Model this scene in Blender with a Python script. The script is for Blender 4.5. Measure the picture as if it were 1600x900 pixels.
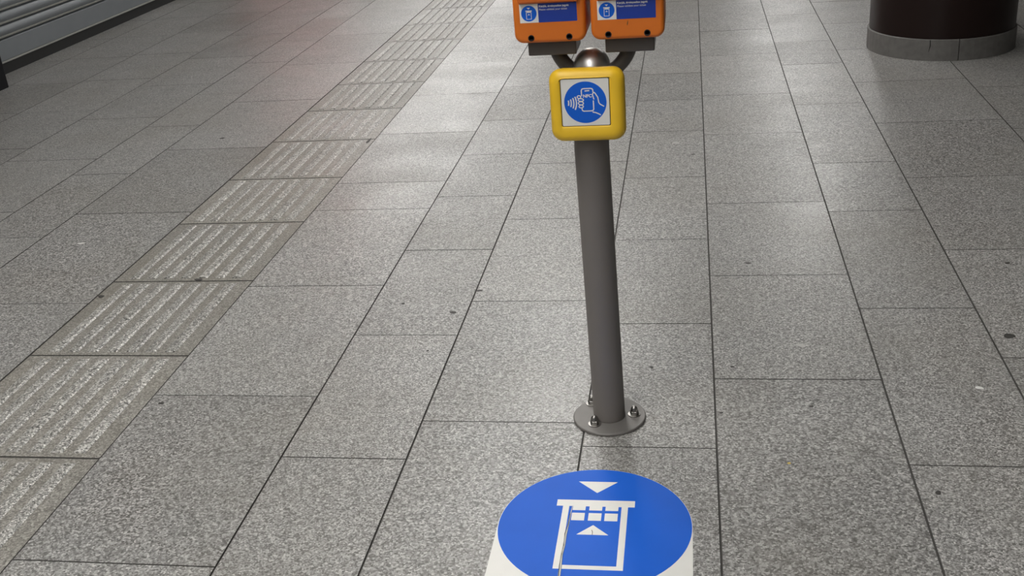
import bpy, bmesh, math, random
from mathutils import Vector, Matrix
random.seed(7)
S = bpy.context.scene
for o in list(bpy.data.objects):
    bpy.data.objects.remove(o)
C = S.collection

# ------------------------------------------------------------------ camera
cam_d = bpy.data.cameras.new('camera')
cam_d.sensor_width = 36.0
cam_d.lens = 1692.5 / 1600 * 36.0
cam_d.clip_start = 0.05
cam = bpy.data.objects.new('camera', cam_d)
C.objects.link(cam)
R = Matrix(((0.9863, 0.0080, 0.1647), (0.1460, 0.4228, -0.8944), (-0.0768, 0.9062, 0.4158)))
cam.rotation_euler = R.to_euler()
cam.location = (0, 0, 1.35)
S.camera = cam

# ------------------------------------------------------------------ world, exposure
w = bpy.data.worlds.new('hall_air')
S.world = w
w.use_nodes = True
w.node_tree.nodes['Background'].inputs[0].default_value = (0.55, 0.57, 0.6, 1)
w.node_tree.nodes['Background'].inputs[1].default_value = 0.05
S.view_settings.view_transform = 'Standard'
S.view_settings.look = 'None'
S.view_settings.gamma = 1
S.view_settings.exposure = 1.0
S.view_settings.use_curve_mapping = False
S.cycles.use_denoising = True
LAMP = 24.0                       # radiance of the fluorescent diffusers

# ------------------------------------------------------------------ materials
def srgb(r, g, b):
    f = lambda c: (c / 255 / 12.92) if c / 255 <= 0.04045 else ((c / 255 + 0.055) / 1.055) ** 2.4
    return (f(r), f(g), f(b), 1)

def mat(name, col, rough=0.5, metal=0.0, spec=0.5, wear=0.0, scale=30.0, coat=0.0):
    m = bpy.data.materials.new(name)
    m.use_nodes = True
    nt = m.node_tree
    b = nt.nodes['Principled BSDF']
    b.inputs['Roughness'].default_value = rough
    b.inputs['Metallic'].default_value = metal
    b.inputs['Specular IOR Level'].default_value = spec
    b.inputs['Coat Weight'].default_value = coat
    g = nt.nodes.new('ShaderNodeNewGeometry')
    n = nt.nodes.new('ShaderNodeTexNoise')
    n.inputs['Scale'].default_value = scale
    n.inputs['Detail'].default_value = 5
    nt.links.new(g.outputs['Position'], n.inputs['Vector'])
    mx = nt.nodes.new('ShaderNodeMix'); mx.data_type = 'RGBA'
    k = 1 - wear
    mx.inputs['A'].default_value = (col[0]*k, col[1]*k, col[2]*k, 1)
    k = 1 + wear
    mx.inputs['B'].default_value = (min(col[0]*k, 1), min(col[1]*k, 1), min(col[2]*k, 1), 1)
    nt.links.new(n.outputs['Fac'], mx.inputs['Factor'])
    nt.links.new(mx.outputs['Result'], b.inputs['Base Color'])
    return m

def emit(name, col, s):
    m = bpy.data.materials.new(name); m.use_nodes = True
    nt = m.node_tree
    nt.nodes.remove(nt.nodes['Principled BSDF'])
    e = nt.nodes.new('ShaderNodeEmission')
    e.inputs[0].default_value = col; e.inputs[1].default_value = s
    nt.links.new(e.outputs[0], nt.nodes['Material Output'].inputs[0])
    return m

def granite(name, gain, tint, dirt, contrast=1.0, rough=(0.31, 0.42), cells=270.0):
    m = bpy.data.materials.new(name); m.use_nodes = True
    nt = m.node_tree; N = nt.nodes.new; K = nt.links.new
    b = nt.nodes['Principled BSDF']
    g = N('ShaderNodeNewGeometry'); oi = N('ShaderNodeObjectInfo')
    off = N('ShaderNodeVectorMath'); off.operation = 'MULTIPLY_ADD'
    cmb = N('ShaderNodeCombineXYZ')
    for i in range(3): K(oi.outputs['Random'], cmb.inputs[i])
    K(cmb.outputs[0], off.inputs[0]); off.inputs[1].default_value = (13.7, 7.1, 5.3)
    K(g.outputs['Position'], off.inputs[2])
    # grain size differs a little from slab to slab
    gs = N('ShaderNodeMapRange'); K(oi.outputs['Random'], gs.inputs['Value'])
    gs.inputs['To Min'].default_value = cells * 1.15; gs.inputs['To Max'].default_value = cells * 0.85
    v = N('ShaderNodeTexVoronoi'); K(off.outputs[0], v.inputs['Vector']); K(gs.outputs[0], v.inputs['Scale'])
    sep = N('ShaderNodeSeparateColor'); K(v.outputs['Color'], sep.inputs[0])
    r = N('ShaderNodeValToRGB'); K(sep.outputs[0], r.inputs[0])
    el = r.color_ramp.elements
    def s(c):
        c = 0.30 + (c - 0.30) * contrast
        return (c * gain * tint[0], c * gain * tint[1], c * gain * tint[2], 1)
    el[0].position = 0.0; el[0].color = s(0.05)
    el[1].position = 1.0; el[1].color = s(0.68)
    for p, c in ((0.14, 0.10), (0.34, 0.21), (0.6, 0.33), (0.82, 0.47)):
        e = el.new(p); e.color = s(c)
    # finer second grain
    v2 = N('ShaderNodeTexVoronoi'); v2.inputs['Scale'].default_value = cells * 2.3; K(off.outputs[0], v2.inputs['Vector'])
    sep2 = N('ShaderNodeSeparateColor'); K(v2.outputs['Color'], sep2.inputs[0])
    mr2 = N('ShaderNodeMapRange'); K(sep2.outputs[1], mr2.inputs['Value'])
    mr2.inputs['To Min'].default_value = 0.72; mr2.inputs['To Max'].default_value = 1.28
    # slab tone
    wn = N('ShaderNodeTexWhiteNoise'); wn.noise_dimensions = '1D'; K(oi.outputs['Random'], wn.inputs['W'])
    mr3 = N('ShaderNodeMapRange'); K(wn.outputs['Value'], mr3.inputs['Value'])
    mr3.inputs['To Min'].default_value = 0.90; mr3.inputs['To Max'].default_value = 1.10
    mu = N('ShaderNodeMath'); mu.operation = 'MULTIPLY'; K(mr2.outputs[0], mu.inputs[0]); K(mr3.outputs[0], mu.inputs[1])
    vm = N('ShaderNodeVectorMath'); vm.operation = 'SCALE'; K(r.outputs[0], vm.inputs[0]); K(mu.outputs[0], vm.inputs['Scale'])
    # trodden-in dirt, large soft brownish patches
    n = N('ShaderNodeTexNoise'); n.inputs['Scale'].default_value = 1.7; n.inputs['Detail'].default_value = 6
    n.inputs['Roughness'].default_value = 0.62; K(g.outputs['Position'], n.inputs['Vector'])
    mr = N('ShaderNodeMapRange'); K(n.outputs['Fac'], mr.inputs['Value'])
    mr.inputs['From Min'].default_value = 0.42; mr.inputs['From Max'].default_value = 0.72
    mr.inputs['To Min'].default_value = dirt * 0.25; mr.inputs['To Max'].default_value = dirt
    mx = N('ShaderNodeMix'); mx.data_type = 'RGBA'; mx.blend_type = 'MIX'
    K(mr.outputs[0], mx.inputs['Factor']); K(vm.outputs[0], mx.inputs['A'])
    mx.inputs['B'].default_value = (0.20 * gain, 0.175 * gain, 0.13 * gain, 1)
    K(mx.outputs['Result'], b.inputs['Base Color'])
    # polish
    n2 = N('ShaderNodeTexNoise'); n2.inputs['Scale'].default_value = 4.0; n2.inputs['Detail'].default_value = 4
    K(g.outputs['Position'], n2.inputs['Vector'])
    rr = N('ShaderNodeMapRange'); K(n2.outputs['Fac'], rr.inputs['Value'])
    rr.inputs['From Min'].default_value = 0.3; rr.inputs['From Max'].default_value = 0.7
    rr.inputs['To Min'].default_value = rough[0]; rr.inputs['To Max'].default_value = rough[1]
    wn2 = N('ShaderNodeTexWhiteNoise'); wn2.noise_dimensions = '1D'
    sh_ = N('ShaderNodeMath'); sh_.operation = 'ADD'; sh_.inputs[1].default_value = 3.7; K(oi.outputs['Random'], sh_.inputs[0]); K(sh_.outputs[0], wn2.inputs['W'])
    mr5 = N('ShaderNodeMapRange'); K(wn2.outputs['Value'], mr5.inputs['Value'])
    mr5.inputs['To Min'].default_value = -0.03; mr5.inputs['To Max'].default_value = 0.03
    ad = N('ShaderNodeMath'); ad.operation = 'ADD'; K(rr.outputs[0], ad.inputs[0]); K(mr5.outputs[0], ad.inputs[1])
    K(ad.outputs[0], b.inputs['Roughness'])
    bp = N('ShaderNodeBump'); bp.inputs['Strength'].default_value = 0.25; bp.inputs['Distance'].default_value = 0.0006
    K(sep.outputs[1], bp.inputs['Height']); K(bp.outputs[0], b.inputs['Normal'])
    return m

M = {}
M['granite'] = granite('flamed_granite', 0.94, (1.0, 0.985, 0.955), 0.30, 0.8)
M['guide'] = granite('guide_granite', 0.88, (1.0, 0.96, 0.88), 0.5, 0.6, (0.36, 0.5))
M['rib'] = granite('worn_rib_granite', 1.08, (1.0, 0.98, 0.93), 0.22, 1.0, (0.36, 0.5))
M['grout'] = mat('dark_grout', (0.085, 0.082, 0.077, 1), 0.9, 0, 0.1, wear=0.3)
M['ceiling'] = mat('grey_ceiling_panels', (0.22, 0.22, 0.22, 1), 0.8, wear=0.1, scale=3)
M['wall'] = mat('grey_wall_stone', (0.24, 0.24, 0.23, 1), 0.6, wear=0.15, scale=6)
M['red'] = mat('red_cladding', (0.36, 0.055, 0.045, 1), 0.4, wear=0.1)
M['black'] = mat('black_cladding', (0.005, 0.0045, 0.006, 1), 0.6, 0, 0.25, wear=0.1)
M['alu'] = mat('grey_aluminium_slat', (0.20, 0.215, 0.23, 1), 0.5, 0.15, wear=0.08, scale=9)
M['alu_lip'] = mat('bare_aluminium_lip', (0.36, 0.36, 0.33, 1), 0.45, 0.3, wear=0.1)
M['rubber'] = mat('black_rubber', (0.014, 0.014, 0.014, 1), 0.8, wear=0.1)
M['post'] = mat('warm_grey_paint', (0.165, 0.150, 0.139, 1), 0.5, wear=0.07, scale=14)
M['bracket'] = mat('dark_grey_paint', (0.078, 0.069, 0.063, 1), 0.36, wear=0.08, scale=14)
M['plate'] = mat('scuffed_grey_plate', (0.17, 0.16, 0.15, 1), 0.5, 0.1, wear=0.15, scale=40)
M['steel'] = mat('polished_steel', (0.74, 0.73, 0.71, 1), 0.42, 1.0, wear=0.05)
M['nut'] = mat('zinc_nut_steel', (0.30, 0.29, 0.275, 1), 0.36, 1.0, wear=0.15, scale=150)
M['yellow'] = mat('yellow_plastic', (0.82, 0.51, 0.022, 1), 0.42, wear=0.05, scale=25)
M['orange'] = mat('orange_plastic', (0.64, 0.155, 0.012, 1), 0.42, wear=0.04, scale=25)
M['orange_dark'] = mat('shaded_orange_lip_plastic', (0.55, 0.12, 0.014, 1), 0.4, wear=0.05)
M['white'] = mat('white_sticker', (0.74, 0.73, 0.69, 1), 0.45, wear=0.04, scale=30)
M['blue'] = mat('blue_sticker', (0.014, 0.118, 0.60, 1), 0.42, 0, 0.10, wear=0.08, scale=9)
M['navy'] = mat('dark_blue_sticker', (0.010, 0.040, 0.30, 1), 0.38, wear=0.06)
M['hole'] = mat('black_screw_recess', (0.006, 0.005, 0.005, 1), 0.6)
M['seam'] = mat('dark_seam', (0.09, 0.065, 0.02, 1), 0.7)
M['pillar'] = mat('dark_brown_lacquer', (0.0140, 0.0065, 0.0056, 1), 0.35, 0, 0.25, wear=0.35, scale=2.5)
M['plinth'] = mat('grey_plinth_stone', (0.135, 0.13, 0.122, 1), 0.55, wear=0.3, scale=35)
M['gum'] = mat('trodden_gum', (0.045, 0.042, 0.038, 1), 0.6, wear=0.2, scale=200)
M['paper'] = mat('white_scrap_paper', (0.70, 0.70, 0.67, 1), 0.7)
M['yellowbit'] = mat('yellow_scrap', (0.62, 0.46, 0.10, 1), 0.6)
M['scuff'] = mat('pale_scuff', (0.45, 0.44, 0.42, 1), 0.5)
M['crease'] = mat('lifted_vinyl_edge', (0.60, 0.58, 0.53, 1), 0.45, wear=0.2, scale=120)
M['tube'] = emit('fluorescent_diffuser', (1.0, 0.985, 0.955, 1), LAMP)
M['housing'] = mat('lamp_housing_white', (0.3, 0.3, 0.3, 1), 0.5)

# ------------------------------------------------------------------ helpers
def obj(name, bm, m, parent=None, loc=None, smooth=False, recalc=True):
    me = bpy.data.meshes.new(name)
    if recalc: bmesh.ops.recalc_face_normals(bm, faces=bm.faces)
    bm.to_mesh(me); bm.free()
    me.materials.append(m)
    if m in (M['granite'], M['guide']): me.materials.append(M['grout'])
    if smooth:
        for p in me.polygons: p.use_smooth = True
    o = bpy.data.objects.new(name, me); C.objects.link(o)
    if parent: o.parent = parent
    if loc: o.location = loc
    return o

def empty(name, loc=(0, 0, 0), parent=None):
    o = bpy.data.objects.new(name, None); C.objects.link(o)
    o.location = loc; o.empty_display_size = 0.1
    if parent: o.parent = parent
    return o

def tag(o, label=None, cat=None, group=None, kind=None):
    for k, v in (('label', label), ('category', cat), ('group', group), ('kind', kind)):
        if v: o[k] = v
    return o

def box(bm, x0, x1, y0, y1, z0, z1):
    v = [bm.verts.new(p) for p in ((x0,y0,z0),(x1,y0,z0),(x1,y1,z0),(x0,y1,z0),(x0,y0,z1),(x1,y0,z1),(x1,y1,z1),(x0,y1,z1))]
    fs = [bm.faces.new([v[i] for i in f]) for f in ((3,2,1,0),(4,5,6,7),(0,1,5,4),(1,2,6,5),(2,3,7,6),(3,0,4,7))]
    return v, fs

def bevel(bm, w, seg=2, edges=None):
    bmesh.ops.bevel(bm, geom=edges or list(bm.edges), offset=w, segments=seg, profile=0.5, affect='EDGES', clamp_overlap=True)

def bxo(name, dims, m, parent=None, bev=0, seg=2, **k):
    bm = bmesh.new(); box(bm, *dims)
    if bev: bevel(bm, bev, seg)
    return obj(name, bm, m, parent, **k)

def lathe(bm, prof, n=32, cx=0, cy=0):
    rings = []
    for r, z in prof:
        if r < 1e-6: rings.append([bm.verts.new((cx, cy, z))])
        else: rings.append([bm.verts.new((cx + r*math.cos(2*math.pi*i/n), cy + r*math.sin(2*math.pi*i/n), z)) for i in range(n)])
    for a, b in zip(rings, rings[1:]):
        for i in range(n):
            j = (i+1) % n
            q = ([a[i]] if len(a) == 1 else [a[i], a[j]]) + ([b[0]] if len(b) == 1 else [b[j], b[i]])
            bm.faces.new(q)
    if len(rings[0]) > 1: bm.faces.new(rings[0][::-1])
    if len(rings[-1]) > 1: bm.faces.new(rings[-1])

def sweep(bm, pts, r, n=20, caps=True):
    pts = [Vector(p) for p in pts]; rings = []; up = Vector((0, 1, 0))
    for i, p in enumerate(pts):
        t = (pts[min(i+1, len(pts)-1)] - pts[max(i-1, 0)]).normalized()
        a = up - t * up.dot(t)
        if a.length < 1e-4: a = Vector((1, 0, 0)) - t * t.x
        a.normalize(); b = t.cross(a)
        rr = r[i] if isinstance(r, (list, tuple)) else r
        rings.append([bm.verts.new(p + (a*math.cos(2*math.pi*k/n) + b*math.sin(2*math.pi*k/n)) * rr) for k in range(n)])
    for A, B in zip(rings, rings[1:]):
        for k in range(n): bm.faces.new((A[k], A[(k+1) % n], B[(k+1) % n], B[k]))
    if caps: bm.faces.new(rings[0][::-1]); bm.faces.new(rings[-1])

# flat print: 2D shapes (u, v) placed by a frame function
def prism(bm, pts, F, h):
    a = [bm.verts.new(F(u, v, 0)) for u, v in pts]; b = [bm.verts.new(F(u, v, h)) for u, v in pts]
    bm.faces.new(b); n = len(pts)
    for i in range(n): bm.faces.new((a[i], a[(i+1) % n], b[(i+1) % n], b[i]))
def rect(u0, u1, v0, v1): return [(u0, v0), (u1, v0), (u1, v1), (u0, v1)]
def circ(cu, cv, r, n=48, ry=None): return [(cu + r*math.cos(2*math.pi*i/n), cv + (ry or r)*math.sin(2*math.pi*i/n)) for i in range(n)]
def stroke(bm, pts, wd, F, h, closed=False):
    n = len(pts); L = []; Rr = []
    for i, (x, y) in enumerate(pts):
        p = pts[(i-1) % n] if (closed or i > 0) else pts[i]
        q = pts[(i+1) % n] if (closed or i < n-1) else pts[i]
        d1 = Vector((x-p[0], y-p[1])); d2 = Vector((q[0]-x, q[1]-y))
        d1 = d1.normalized() if d1.length > 1e-9 else d2.normalized(); d2 = d2.normalized() if d2.length > 1e-9 else d1
        t = (d1 + d2); t = t.normalized() if t.length > 1e-6 else d1
        nn = Vector((-t.y, t.x)); s = wd / 2 / max(0.5, nn.dot(Vector((-d1.y, d1.x))))
        L.append((x + nn.x*s, y + nn.y*s)); Rr.append((x - nn.x*s, y - nn.y*s))
    m = n if closed else n-1
    for i in range(m):
        j = (i+1) % n
        prism(bm, [L[i], L[j], Rr[j], Rr[i]], F, h)
def rrect(u0, u1, v0, v1, r, k=5):
    out = []
    for cx, cy, a0 in ((u1-r, v1-r, 0), (u0+r, v1-r, 90), (u0+r, v0+r, 180), (u1-r, v0+r, 270)):
        for i in range(k+1):
            a = math.radians(a0 + 90*i/k); out.append((cx + r*math.cos(a), cy + r*math.sin(a)))
    return out
def text(name, s, size, F, m, parent, width=None, bold=0.0):
    cu = bpy.data.curves.new(name, 'FONT'); cu.body = s; cu.size = size; cu.extrude = 0.00015; cu.offset = bold
    cu.resolution_u = 3
    t = bpy.data.objects.new(name, cu); C.objects.link(t)
    bpy.context.view_layer.update()
    me = bpy.data.meshes.new_from_object(t.evaluated_get(bpy.context.evaluated_depsgraph_get()))
    bpy.data.objects.remove(t)
    xs = [v.co.x for v in me.vertices]; k = 1.0
    if width: k = width / (max(xs) - min(xs))
    for v in me.vertices: v.co = Vector(F(v.co.x * k, v.co.y, v.co.z + 0.0002))
    me.materials.clear(); me.materials.append(m)
    o = bpy.data.objects.new(name, me); C.objects.link(o); o.parent = parent
    return o

# ================================================================== SETTING
HX0, HX1, HY0, HY1, HZ = -4.2, 7.0, -12.0, 26.0, 3.0
floor = bxo('floor', (HX0-0.6, HX1, HY0, HY1, -0.2, -0.0035), M['grout'])
tag(floor, kind='structure')

# columns of slabs: x edges and known cross joints (y)
def spread(known, lens, y0=1.0, y1=9.6):
    ys = sorted(known); i = 0
    while ys[0] > y0: ys.insert(0, ys[0] - lens[i % len(lens)]); i += 1
    i = 0
    while ys[-1] < y1: ys.append(ys[-1] + lens[i % len(lens)]); i += 1
    return ys
cols = [
 (-4.80, -4.20, [5.4], [0.6]),
 (-4.20, -3.97, [5.1], [0.66]),
 (-3.97, -3.523, [3.2, 3.86, 4.5], [0.66, 0.64]),
 (-3.523, -3.074, [3.84, 4.504], [0.66, 0.67]),
 (-3.074, -2.626, [3.65, 4.31, 4.98], [0.66, 0.67, 0.66]),
 (-2.626, -2.3455, [3.379, 4.092], [0.71, 0.6]),
 (-2.3455, -1.864, [2.815, 3.611, 4.41, 5.21], [0.8]),
 (-1.382, -0.9386, [1.602, 2.263, 2.932, 3.597, 3.894, 4.549, 5.209, 5.877, 6.184], [0.66, 0.67, 0.66, 0.3]),
 (-0.9386, -0.6416, [1.991, 2.598, 3.205, 3.714, 4.21, 4.711], [0.607]),
 (-0.6416, -0.2500, [1.5, 2.154, 2.814, 3.47, 4.074, 4.877], [0.66, 0.6]),
 (-0.2500, 0.0492, [2.055, 2.665, 3.267, 3.872, 4.458, 4.95, 5.446, 6.125], [0.607, 0.66]),
 (0.0492, 0.4458, [1.57, 2.364, 2.978, 3.584, 4.389], [0.61, 0.8]),
 (0.4458, 0.7445, [2.004, 2.753, 3.487, 3.988, 4.795, 5.53, 6.041], [0.74, 0.6]),
 (0.7445, 1.239, [2.475, 3.15, 3.804, 4.48, 5.14, 5.806], [0.66]),
 (1.239, 1.738, [3.72, 4.349, 4.979], [0.63]),
 (1.738, 2.135, [4.2, 4.86], [0.66]),
 (2.135, 2.6, [4.0, 4.7], [0.66]),
]
def slab_bm(x0, x1, y0, y1, bm=None, ch=0.0006, dep=0.0035):
    bm = bm or bmesh.new()
    rings = [[(x0, y0), (x1, y0), (x1, y1), (x0, y1)]]*2 + [[(x0+ch, y0+ch), (x1-ch, y0+ch), (x1-ch, y1-ch), (x0+ch, y1-ch)]]
    V = [[bm.verts.new((x, y, z)) for x, y in rg] for rg, z in zip(rings, (-dep, -ch, 0))]
    for a, b in zip(V, V[1:]):
        for i in range(4):
            f = bm.faces.new((a[i], a[(i+1) % 4], b[(i+1) % 4], b[i]))
            f.material_index = 1                        # dirty, cement-smeared arrises of the joint
    bm.faces.new(V[2])
    return bm
GX, GY = 0.0017, 0.0012
TY0, TY1 = 1.0, 9.6
far = bmesh.new()
for x0, x1, known, lens in cols:
    ys = spread(known, lens, TY0, TY1)
    for a, b in zip(ys, ys[1:]):
        hx, hy = (x1-x0)/2 - GX, (b-a)/2 - GY
        dz = random.uniform(-0.0003, 0.0003)
        obj('paving_tile', slab_bm(-hx, hx, -hy, hy), M['granite'], floor, ((x0+x1)/2, (a+b)/2, dz), recalc=False)
    y = ys[-1]
    while y < HY1 - 0.3:
        slab_bm(x0+GX, x1-GX, y+GY, y+0.65-GY, far); y += 0.65
    y = ys[0]
    while y > HY0 + 0.8:
        slab_bm(x0+GX, x1-GX, y-0.65+GY, y-GY, far); y -= 0.65
x = 2.6
while x < HX1 - 0.3:
    y = HY0
    while y < HY1 - 0.5:
        slab_bm(x+GX, x+0.42-GX, y+GY, y+0.65-GY, far); y += 0.65
    x += 0.42
# tactile guide strip
GYS = [1.47, 1.971, 2.477, 2.978, 3.488, 3.974, 4.486, 4.987, 5.497, 6.013, 6.53, 7.04, 7.577, 8.08, 8.59, 9.1, 9.6]
y = GYS[-1]
while y < HY1 - 0.6:
    slab_bm(-1.864+GX, -1.382-GX, y+GY, y+0.505-GY, far); y += 0.505
y = GYS[0]
while y > HY0 + 0.6:
    slab_bm(-1.864+GX, -1.382-GX, y-0.505+GY, y-GY, far); y -= 0.505
tag(obj('distant_paving', far, M['granite'], floor, recalc=False), kind='stuff')
def rib_bm():
    bm = bmesh.new(); hx, hy, ch, h = 0.0160, 0.232, 0.005, 0.0038
    rows = (((hx, hy, -0.0005)), (hx, hy, 0.0006), (hx-ch, hy-ch, h))
    V = [[bm.verts.new((sx*a, sy*b, z)) for sx, sy in ((-1,-1),(1,-1),(1,1),(-1,1))] for a, b, z in rows]
    for p, q in zip(V, V[1:]):
        for i in range(4): bm.faces.new((p[i], p[(i+1) % 4], q[(i+1) % 4], q[i]))
    bm.faces.new(V[2])
    return bm
rib0 = None
for a, b in zip(GYS, GYS[1:]):
    hx, hy = 0.241 - GX, (b-a)/2 - 0.0028
    t = obj('guide_tile', slab_bm(-hx, hx, -hy, hy), M['guide'], floor, (-1.623, (a+b)/2, -0.0012), recalc=False)
    for k in range(7):
        if rib0 is None:
            r_ = obj('rib', rib_bm(), M['rib'], t); rib0 = r_
        else:
            r_ = rib0.copy(); C.objects.link(r_); r_.parent = t
        r_.location = (-0.1775 + k*0.0590, 0, 0)
        worn = 3.9 < (a+b)/2 < 5.0
        r_.scale = (1, (b-a-0.03)/0.475, 0.45 if worn else 1)

# shell
ceiling = tag(bxo('ceiling', (HX0-0.6, HX1, HY0, HY1, HZ, HZ+0.1), M['ceiling']), kind='structure')
wl = tag(bxo('wall_left', (HX0-0.9, HX0-0.6, HY0, HY1, -0.2, HZ), M['wall']), kind='structure')
tag(bxo('wall_right', (HX1, HX1+0.2, HY0, HY1, -0.2, HZ), M['wall']), kind='structure')
tag(bxo('wall_back', (HX0-0.6, HX1, HY1, HY1+0.2, -0.2, HZ), M['wall']), kind='structure')
tag(bxo('wall_front', (HX0-0.6, HX1, HY0-0.2, HY0, -0.2, HZ), M['wall']), kind='structure')
tag(bxo('trim_1', (HX0-0.6, -3.955, 5.1, 5.762, -0.003, HZ), M['black'], bev=0.004), kind='structure')        # black clad pier beside the shutter
tag(bxo('trim_2', (HX0-0.6, -4.0, 9.75, 12.6, -0.003, HZ), M['red'], bev=0.01), kind='structure')            # unseen red clad pier, added for its red tint on the floor
tag(bxo('wall_left_near', (HX0-0.6, -4.02, HY0, 5.1, -0.003, HZ), M['wall']), kind='structure')
tag(bxo('wall_left_far', (HX0-0.6, -4.02, 12.6, HY1, -0.003, HZ), M['wall']), kind='structure')

# roller shutter in the left wall
sh = tag(empty('roller_shutter', (-4.2, 7.75, 0)), 'grey closed roller shutter of long metal slats at upper left', 'shutter')
Y0, Y1 = 5.765-7.75, 9.745-7.75
bxo('rubber_seal', (-0.05, 0.012, Y0, Y1, 0.0, 0.066), M['rubber'], sh)
bxo('bottom_rail_lip', (-0.05, 0.018, Y0, Y1, 0.066, 0.075), M['alu_lip'], sh, bev=0.002)
bxo('bottom_rail', (-0.05, 0.004, Y0, Y1, 0.075, 0.195), M['alu'], sh, bev=0.004)
def slat_bm():
    bm = bmesh.new()
    prof = [(-0.03, 0.0), (-0.012, 0.001), (-0.012, 0.009), (0.004, 0.011), (0.006, 0.018), (-0.001, 0.021)]
    for i in range(8):
        a = i/7; prof.append((-0.001 + 0.013*math.sin(math.pi*a), 0.021 + 0.053*a))
    prof += [(-0.012, 0.076), (-0.03, 0.078)]
    A = [bm.verts.new((x, Y0, z)) for x, z in prof]; B = [bm.verts.new((x, Y1, z)) for x, z in prof]
    for i in range(len(prof)-1):
        f = bm.faces.new((A[i], B[i], B[i+1], A[i+1]))
        if i in (2, 3, 4): f.material_index = 1         # bare lip of the slat
    bm.faces.new(A); bm.faces.new(B[::-1])
    return bm
s0 = obj('slat', slat_bm(), M['alu'], sh, (0, 0, 0.197))
s0.data.materials.append(M['alu_lip'])
for k in range(1, 34):
    c = s0.copy(); C.objects.link(c); c.parent = sh; c.location = (0, 0, 0.197 + 0.0785*k)

# ceiling lamps: rows of tubes
def lamp(x, y, proto=[None]):
    if proto[0] is None:
        t = empty('ceiling_light', (x, y, HZ))
        bxo('housing', (-0.11, 0.11, -0.75, 0.75, -0.05, 0.0), M['housing'], t, bev=0.01)
        bm = bmesh.new(); V, F = box(bm, -0.075, 0.075, -0.72, 0.72, -0.085, -0.049)
        bm.faces.remove(F[1])                            # open on top, where it is screwed to the housing
        obj('tube_diffuser', bm, M['tube'], t)
        proto[0] = t
    else:
        t = proto[0].copy(); C.objects.link(t); t.location = (x, y, HZ)
        for ch in proto[0].children:
            c = ch.copy(); C.objects.link(c); c.parent = t
    tag(t, 'long white fluorescent ceiling lamp of the station hall', 'lamp', 'fluorescent ceiling lamps')
for y in (-5.4, -3.75, -2.1, -0.45, 1.2, 3.2, 5.4, 7.6): lamp(-0.95, y)           # short row above the stand; unseen lamps behind the camera added for front light
for x in (-3.3, 1.35):                                  # long rows of the hall beyond
    for k in range(8 if x < 0 else 4):
        lamp(x, 11.0 + 2.0*k if x < 0 else 11.0 + 3.8*k)

# ================================================================== ROUND PILLAR
PC = (1.258, 5.828)
pil = tag(empty('round_pillar', (PC[0], PC[1], 0)), 'dark brown round pillar on a grey stone plinth at upper right', 'pillar')
bm = bmesh.new(); lathe(bm, [(0.347, 0.10), (0.349, 0.108), (0.349, HZ)], 96)
obj('shaft', bm, M['pillar'], pil, smooth=True)
def arc_block(a0, a1, r0, r1, z0, z1, n=16):
    bm = bmesh.new(); R_ = []
    for i in range(n+1):
        a = a0 + (a1-a0)*i/n; c, s = math.cos(a), math.sin(a)
        R_.append([bm.verts.new((r*c, r*s, z)) for r, z in ((r0, z0), (r1, z0), (r1, z1-0.003), (r1-0.003, z1), (r0, z1))])
    for A, B in zip(R_, R_[1:]):
        for k in range(5): bm.faces.new((A[k], A[(k+1) % 5], B[(k+1) % 5], B[k]))
    bm.faces.new(R_[0]); bm.faces.new(R_[-1][::-1])
    return bm
aj = math.atan2(5.4735-PC[1], 1.2738-PC[0])
for k in range(4):
    a0 = aj + k*math.pi/2 + 0.006; a1 = aj + (k+1)*math.pi/2 - 0.006
    o = obj('plinth_stone', arc_block(a0, a1, 0.30, 0.357, 0.0, 0.104), M['plinth'], pil)
a = math.atan2(5.49-PC[1], 1.142-PC[0]); c, s = math.cos(a), math.sin(a)
bm = bmesh.new(); sweep(bm, [(0.3568*c, 0.3568*s, 0.102), (0.3568*c+0.002, 0.3568*s, 0.075), (0.3568*c-0.004, 0.3568*s, 0.045)], [0.002, 0.0022, 0.0008], 6)
obj('crack', bm, M['hole'], pil)

# ================================================================== STAND
BX, BY = -0.1955, 2.179
st = tag(empty('validator_stand', (BX, BY, 0)), 'grey painted post with a forked head and round bolted foot plate', 'post')
bm = bmesh.new(); lathe(bm, [(0.082, 0), (0.0842, 0.0015), (0.0842, 0.0055), (0.0825, 0.007), (0.0, 0.007)], 64)
obj('foot_plate', bm, M['plate'], st)
lean = (-0.0110, 0.0)
bm = bmesh.new()
sweep(bm, [(0, 0, 0.006), (0.0002, 0, 0.010), (-0.0113, 0, 0.66), (-0.009, 0, 0.80), (-0.005, 0, 0.832)], [0.0372, 0.0366, 0.0366, 0.0366, 0.0366], 48)
obj('post', bm, M['post'], st, smooth=True)
bm = bmesh.new()
prof = [(0.0372, -0.004)] + [(0.0372*math.cos(i*math.pi/2/12), 0.0372*math.sin(i*math.pi/2/12)) for i in range(13)]
lathe(bm, prof, 48, -0.003, 0)
obj('domed_cap', bm, M['steel'], st, (0, 0, 0.832), smooth=True)
def nut(x, y):
    bm = bmesh.new(); lathe(bm, [(0.0150, 0), (0.0150, 0.0018), (0.006, 0.0024)], 28)
    wz = obj('washer', bm, M['nut'], st, (x-BX, y-BY, 0.007))
    bm = bmesh.new(); lathe(bm, [(0.0098, 0.002), (0.0102, 0.003), (0.0102, 0.0095), (0.0088, 0.0105)], 6)
    lathe(bm, [(0.0086, 0.0100), (0.0083, 0.015), (0.0068, 0.0195), (0.0038, 0.0225), (0, 0.0234)], 16)
    obj('cap_nut', bm, M['nut'], wz)
for p in ((-0.2268, 2.1385), (-0.1375, 2.183), (-0.2400, 2.2300)): nut(*p)
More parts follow.
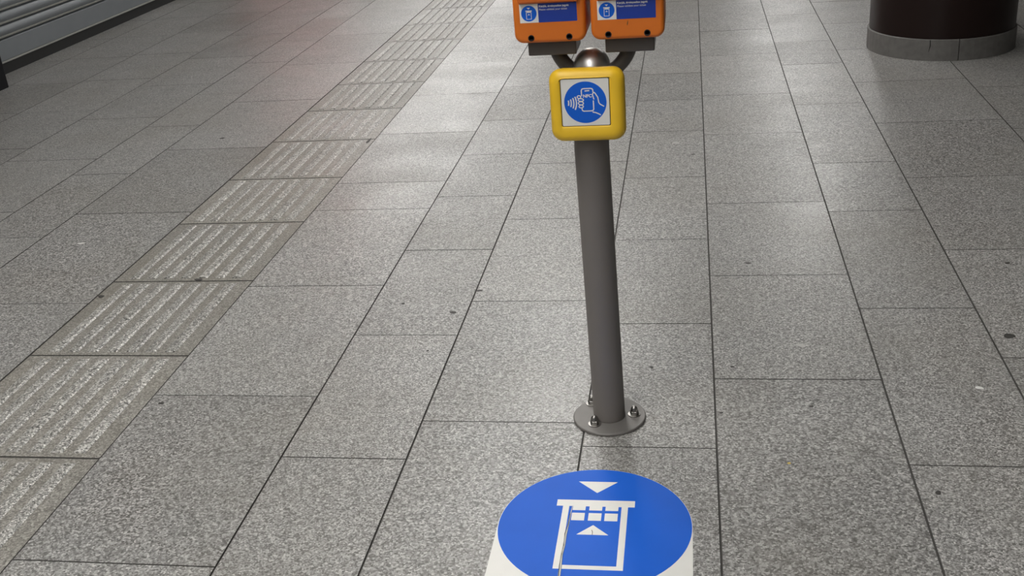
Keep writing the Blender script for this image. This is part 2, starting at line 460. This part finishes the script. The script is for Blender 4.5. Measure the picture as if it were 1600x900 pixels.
for sgn, bc in ((-1, -0.271), (1, -0.1180)):
    pts = [(-0.1945 + 0.0765*math.sin(math.radians(sgn*75*i/18)) - BX, 0, 0.889 - 0.0765*math.cos(math.radians(75*i/18))) for i in range(19)]
    pts.append((pts[-1][0] + sgn*0.0008, 0, 0.880))
    bm = bmesh.new(); sweep(bm, pts, 0.0147, 24)
    obj('arm', bm, M['bracket'], st, smooth=True)
    b = bc - BX
    bxo('bracket', (b-0.048, b+0.048, 2.130-BY, 2.222-BY, 0.8685, 0.905), M['bracket'], st, bev=0.0025)

# ================================================================== YELLOW READER BOX
FY = 2.085
yb = tag(empty('reader_box', (-0.2055, 2.12, 0.778)), 'rounded yellow reader box with blue NFC label on grey post', 'reader')
bm = bmesh.new()
# rounded-square cross sections stacked from the wall of the post to the front face
def rr_ring(hw, hh, r, y, cx, cz, k=7):
    return [bm.verts.new((u + cx, y, v + cz)) for u, v in rrect(-hw, hw, -hh, hh, r, k)]
y0 = FY - 2.12
secs = [(0.068, 0.064, 0.020, 0.0215, 0.0015, -0.005), (0.0715, 0.0670, 0.022, 0.019, 0.0020, -0.0048), (0.0748, 0.0735, 0.024, -0.016, 0.0022, -0.0042)]
for i in range(1, 9):
    a = math.pi/2*i/8; d = 0.0165
    e = d*(1-math.cos(a))
    secs.append((0.0748 - e, 0.0737 - e, 0.025 - e*0.55, y0 + 0.019*(1-math.sin(a)), 0.0022, -0.0042))
secs += [(0.0500, 0.0500, 0.004, y0, -0.0009, 0.0045), (0.0490, 0.0490, 0.003, y0 + 0.0006, -0.0009, 0.0045), (0.0486, 0.0486, 0.003, y0 + 0.0032, -0.0009, 0.0045)]
rings = [rr_ring(*q) for q in secs]
bm.faces.new(rings[0]); bm.faces.new(rings[-1])
for A, B in zip(rings, rings[1:]):
    n = len(A)
    for i in range(n): bm.faces.new((A[i], A[(i+1) % n], B[(i+1) % n], B[i]))
hs = obj('housing', bm, M['yellow'], yb, smooth=True)
LY = y0 + 0.0018
LC = (-0.0009, 0.0045)
FB = lambda u, v, h: (LC[0] + u, LY - h, LC[1] + v)
FR = lambda u, v, h: (LC[0] + u, y0 + 0.0031 - h, LC[1] + v)
bm = bmesh.new(); prism(bm, rrect(-0.0487, 0.0487, -0.0487, 0.0487, 0.003), FR, 0.0004); obj('label_seam', bm, M['seam'], yb)
bm = bmesh.new(); prism(bm, rrect(-0.0470, 0.0470, -0.0470, 0.0470, 0.0025), FB, 0.0012)
bmesh.ops.translate(bm, verts=bm.verts, vec=(0, 0.0003, 0)); lp = obj('label_plate', bm, M['white'], yb)
D1 = lambda h0: (lambda u, v, h: (LC[0] + u, LY - 0.0009 - h0 - h, LC[1] + v))
bm = bmesh.new(); prism(bm, circ(0, 0, 0.0419, 64), D1(0), 0.0002); obj('blue_disc', bm, M['blue'], lp)
q = 0.0001825
F2 = D1(0.0002)
def P(x, y): return ((x - 412)*q - (y-415)*0.018*q, -((y - 415) + 0.05*(x - 412))*q)
bm = bmesh.new(); wd = 0.0021; H = 0.0002
# phone outline, broken where the fingers and thumb cross it
stroke(bm, [P(374, 345), P(372, 285), P(378, 271), P(392, 265), P(470, 260), P(488, 264), P(496, 276), P(497, 300)], wd, F2, H)
stroke(bm, [P(499, 392), P(501, 485), P(496, 500), P(482, 507), P(398, 512), P(383, 508), P(376, 497), P(375, 482)], wd, F2, H)
stroke(bm, [P(408, 290), P(458, 284)], 0.0022, F2, H)
for cx, cy, rx, ry in ((345, 357, 20, 15), (364, 389, 29, 15), (364, 425, 28, 17), (366, 461, 24, 15)):
    stroke(bm, [P(cx + rx*math.cos(t*math.pi/10), cy + ry*math.sin(t*math.pi/10)) for t in range(20)], 0.0019, F2, H, True)
stroke(bm, [P(506, 380), P(498, 352), P(491, 328), P(497, 310), P(508, 303), P(520, 312), P(548, 356), P(557, 412), P(570, 431), P(614, 455)], wd, F2, H)
stroke(bm, [P(488, 520), P(523, 526), P(550, 537), P(577, 551)], wd, F2, H)
for rr_, hl in ((28, 30), (56, 44), (84, 60), (112, 76)):
    a1 = math.asin(min(0.9, hl/ (rr_+46)))
    stroke(bm, [P(190 + (rr_+14)*math.cos(t/8*a1), 426 + (rr_+46)*math.sin(t/8*a1)*0.95) for t in range(-8, 9)], 0.0026, F2, H)
obj('pictogram', bm, M['white'], lp)
x0, z0 = P(388, 362)
text('lettering', 'NFC', 0.0085, lambda u, v, h: (LC[0] + x0 + u, F2(0, 0, 0)[1] - h, LC[1] + z0 + v + u*0.02), M['white'], lp, 0.0172, 0.0003)

# mini version of the ticket pictogram (also used large on the floor sign), unit = metres of the floor sign, origin = disc centre
def ticket_icon(bm, F, h, k=1.0, teeth=True):
    ox, oy = -0.1995, 1.7665
    def add(pts): prism(bm, [((x-ox)*k, (y-oy)*k) for x, y in pts], F, h)
    add([(-0.2435, 1.9165), (-0.2015, 1.8765), (-0.1605, 1.9165)])
    add(rect(-0.2820, -0.1212, 1.8295, 1.8508))
    add(rect(-0.2685, -0.2555, 1.6312, 1.8295)); add(rect(-0.1478, -0.1347, 1.6312, 1.8295)); add(rect(-0.2555, -0.1478, 1.6312, 1.6425))
    if teeth:
        for cx in (-0.2345, -0.2003, -0.1673):
            add(rect(cx-0.0132, cx+0.0132, 1.8160, 1.8295)); add(rect(cx-0.0132, cx+0.0132, 1.7820, 1.8068))
    else:
        add(rect(-0.2480, -0.1540, 1.7950, 1.8295))
    add([(-0.2325, 1.7365), (-0.1690, 1.7365), (-0.2015, 1.7675)])

# ================================================================== ORANGE VALIDATORS
def validator(name, cx, lab, zst, tilt):
    t = tag(empty(name, (cx, 2.165, 0.8995)), lab, 'ticket validator', 'orange ticket validators on the forked post')
    y0 = 2.10 - 2.165
    bm = bmesh.new()
    def ring(x0, x1, z0, z1, r, y): return [bm.verts.new((u, y, v)) for u, v in rrect(x0, x1, z0, z1, r, 6)]
    hw, Hh = 0.0703, 0.262
    R_ = [ring(-hw+0.004, hw-0.004, 0.004, Hh-0.004, 0.015, 0.072), ring(-hw, hw, 0, Hh, 0.018, 0.066), ring(-hw, hw, 0, Hh, 0.018, y0+0.009)]
    for i in range(1, 6):
        a = math.pi/2*i/5; d = 0.008
        R_.append(ring(-hw+d*(1-math.cos(a)), hw-d*(1-math.cos(a)), d*(1-math.cos(a)), Hh-d*(1-math.cos(a)), 0.018-0.006*(1-math.cos(a)), y0+0.009-0.009*math.sin(a)))
    bm.faces.new(R_[0]); bm.faces.new(R_[-1])
    for A, B in zip(R_, R_[1:]):
        for i in range(len(A)): bm.faces.new((A[i], A[(i+1) % len(A)], B[(i+1) % len(A)], B[i]))
    body = obj('body', bm, M['orange'], t, smooth=False)
    # slot head above the label
    hd = bxo('slot_head', (-0.058, 0.058, y0-0.012, y0+0.004, 0.0785, 0.170), M['orange_dark'], t, bev=0.004, seg=3)
    bxo('ticket_slot', (-0.046, 0.046, y0-0.0135, y0-0.010, 0.094, 0.101), M['hole'], hd)
    bxo('display', (-0.045, 0.045, y0-0.002, y0+0.004, 0.190, 0.232), M['black'], t, bev=0.001)
    for hx in (-0.0373, 0.0372):
        bm = bmesh.new()
        lathe(bm, [(0.0063, 0.0), (0.0060, 0.0012), (0.0047, 0.0012), (0.0044, -0.0005), (0.0, -0.0008)], 24)
        bmesh.ops.rotate(bm, verts=bm.verts, cent=(0, 0, 0), matrix=Matrix.Rotation(math.radians(90), 3, 'X'))
        obj('screw_hole', bm, M['hole'], t, (hx, y0, 0.0107))
    zc = zst - 0.8995; sz = 0.0360
    F0 = lambda h0: (lambda u, v, h: (u, y0 - h0 - h, zc + v))
    bm = bmesh.new(); prism(bm, rect(-0.0568, 0.0543, 0, sz), F0(0.0), 0.0003); lb = obj('label', bm, M['white'], t)
    bm = bmesh.new(); prism(bm, rrect(-0.0205, 0.0543, 0, sz, 0.001, 2), F0(0.0003), 0.0002); obj('blue_panel', bm, M['navy'], lb)
    bm = bmesh.new(); prism(bm, circ(0, 0, 0.0151, 40), lambda u, v, h: (u-0.0387, y0-0.0003-h, zc+0.0178+v), 0.0002); obj('blue_disc', bm, M['blue'], lb)
    bm = bmesh.new(); ticket_icon(bm, lambda u, v, h: (u-0.0387, y0-0.0005-h, zc+0.0172+v), 0.0002, 0.0151/0.1945*0.82 if False else 0.0151/0.1945, False)
    obj('pictogram', bm, M['white'], lb)
    text('lettering', 'K\u00e9rj\u00fck, \u00e9rv\u00e9nyes\u00edtse jegy\u00e9t', 0.0052, lambda u, v, h: (-0.0185+u, y0-0.0005-h, zc+0.0290+v), M['white'], lb, 0.0575, 0.00012)
    text('lettering', 'Please validate your ticket', 0.0050, lambda u, v, h: (-0.0185+u, y0-0.0005-h, zc+0.0228+v), M['white'], lb, 0.0540)
    return t
validator('ticket_validator', -0.2697, 'left orange ticket validator beside its twin on the forked post', 0.9400, 0)
validator('ticket_validator', -0.1196, 'right orange ticket validator beside its twin on the forked post', 0.9386, 0)
bpy.data.objects['ticket_validator.001'].location.z = 0.8998
bm = bmesh.new(); sweep(bm, [(0.001, -0.0651, 0.036), (0.0, -0.0652, 0.030), (-0.0005, -0.0651, 0.0265)], [0.0004, 0.0011, 0.0003], 6)
obj('scratch', bm, M['seam'], bpy.data.objects['ticket_validator.001'])

# ================================================================== FLOOR SIGN
SC = (-0.1995, 1.7665)
fs = tag(empty('floor_sign', (SC[0], SC[1], 0)), 'round topped blue and white floor sticker with ticket pictogram before the post', 'sign')
G = lambda h0: (lambda u, v, h: (u, v, h0 + h))
arch = [(-0.1955, -0.215), (0.1955, -0.215)] + [(0.1955*math.cos(math.pi*i/40), 0.1960*math.sin(math.pi*i/40)) for i in range(41)]
bm = bmesh.new(); prism(bm, arch, G(0.0004), 0.0011); obj('white_backing', bm, M['white'], fs)
bm = bmesh.new(); prism(bm, circ(0, 0.001, 0.1943, 96), G(0.0015), 0.0002); obj('blue_disc', bm, M['blue'], fs)
bm = bmesh.new(); ticket_icon(bm, G(0.0017), 0.0002); obj('pictogram', bm, M['white'], fs)
# lifted crease running down the left side of the printed card
cr = [(-0.2488, 1.8300), (-0.2503, 1.800), (-0.2512, 1.770), (-0.2530, 1.735), (-0.2528, 1.700), (-0.2548, 1.672), (-0.2535, 1.640), (-0.2530, 1.600), (-0.2528, 1.552)]
bm = bmesh.new()
Vr = []
for i, (x, y) in enumerate(cr):
    k = min(1.0, 0.25 + i/5); x -= SC[0]; y -= SC[1]
    Vr.append([bm.verts.new((x + dx*k, y, 0.0017 + dz*k)) for dx, dz in ((-0.0030, 0.0001), (-0.0012, 0.0016), (0.0008, 0.0024), (0.0019, 0.0020), (0.0022, 0.0001))])
for A, B in zip(Vr, Vr[1:]):
    for k in range(4): bm.faces.new((A[k], A[k+1], B[k+1], B[k]))
obj('crease', bm, M['crease'], fs)
bm = bmesh.new()
sweep(bm, [(x - SC[0] - 0.0012 + 0.0012*math.sin(i*2.1), y - SC[1], 0.0038) for i, (x, y) in enumerate(cr[1:])], 0.0007, 6)
obj('split', bm, M['hole'], fs)
bm = bmesh.new()
sweep(bm, [(-0.1995+0.1995-0.0035, 1.7515-SC[1], 0.0019), (0.0-0.0015, 1.745-SC[1], 0.0020), (-0.0015, 1.7365-SC[1], 0.0019)], 0.0006, 6)
obj('nick', bm, M['seam'], fs)

# ================================================================== LITTER
def blob(name, x, y, rx, ry, h, m, lab, cat, rot=0.0, grp=None):
    bm = bmesh.new(); n = 14; top = []; bot = []; ph = random.uniform(0, 6)
    for i in range(n):
        a = 2*math.pi*i/n; k = 1 + 0.16*math.sin(2*a+ph) + 0.09*math.sin(3*a+2*ph)
        bot.append(bm.verts.new((rx*k*math.cos(a), ry*k*math.sin(a), 0))); top.append(bm.verts.new((rx*k*0.75*math.cos(a), ry*k*0.75*math.sin(a), h)))
    bm.faces.new(top)
    for i in range(n): bm.faces.new((bot[i], bot[(i+1) % n], top[(i+1) % n], top[i]))
    o = obj(name, bm, m, None, (x, y, 0.0002)); o.rotation_euler = (0, 0, rot)
    return tag(o, lab, cat, grp)
GUM = [
 (-0.6829, 2.7404, 0.0095, 0.0085, 'largest dark round gum spot left of the post'),
 (-0.6316, 2.8873, 0.0085, 0.0075, 'dark gum spot on the long joint left of the post'),
 (-0.7070, 2.5069, 0.0035, 0.0050, 'tiny black speck nearest below the largest gum spot'),
 (-1.3433, 2.2220, 0.0075, 0.0070, 'dark gum spot beside the right edge of the guide strip'),
 (0.1636, 3.0692, 0.0110, 0.0050, 'elongated dark gum smear right of the post middle'),
 (0.0954, 2.4251, 0.0055, 0.0045, 'small dark gum spot right of the post near its foot'),
 (0.4851, 1.9066, 0.0066, 0.0070, 'dark gum spot alone at lower right of the floor'),
 (-0.8464, 2.8019, 0.0050, 0.0055, 'faint gum spot left of the largest gum spot'),
 (-2.1381, 4.5688, 0.0130, 0.0090, 'dark gum spot left of the guide strip far up'),
 (-1.8481, 2.8660, 0.0105, 0.0100, 'gum spot on the left edge of the guide strip'),
 (-1.5720, 2.9865, 0.0150, 0.0090, 'flattened gum patch on a guide strip cross joint'),
 (-0.1050, 2.4201, 0.0045, 0.0060, 'small pale brown gum spot just above right of the foot plate'),
 (0.0628, 2.2048, 0.0045, 0.0035, 'tiny dark gum spot right of the foot plate'),
 (0.2697, 2.2375, 0.0045, 0.0040, 'tiny dark gum spot between foot plate and right floor edge'),
 (0.0049, 4.1382, 0.0080, 0.0050, 'tiny dark gum spot right of the yellow box'),
 (0.8993, 3.0477, 0.0080, 0.0070, 'faint gum spot near the right frame edge'),
 (-1.4057, 4.4558, 0.0080, 0.0330, 'long dark stain of gum on the guide strip far part'),
]
for x, y, rx, ry, lab in GUM:
    blob('gum_spot', x, y, rx, ry, 0.0008, M['gum'], lab, 'chewing gum')
blob('gum_spot', 0.7906, 2.5906, 0.013, 0.016, 0.0006, M['gum'], 'blurred grey gum spot at the right frame edge', 'chewing gum')
blob('paper_scrap', -2.1603, 3.3138, 0.014, 0.006, 0.0008, M['paper'], 'small white paper scrap left of the guide strip', 'litter', 0.3)
blob('paper_scrap', 0.659, 2.3284, 0.011, 0.006, 0.0008, M['paper'], 'small pale paper scrap at right floor edge', 'litter', -0.2)
blob('white_scuff', 0.2737, 2.538, 0.010, 0.012, 0.0004, M['scuff'], 'pale scuff mark on the slab right of the post foot', 'scuff', 0.4)
blob('white_scuff', -0.064, 4.2947, 0.013, 0.016, 0.0004, M['scuff'], 'pale scuff mark right of the yellow box', 'scuff', 0.2)
blob('yellow_crumb', 0.2001, 2.0019, 0.0038, 0.0030, 0.0014, M['yellowbit'], 'tiny yellow crumb right of the floor sign', 'litter', 0.5)
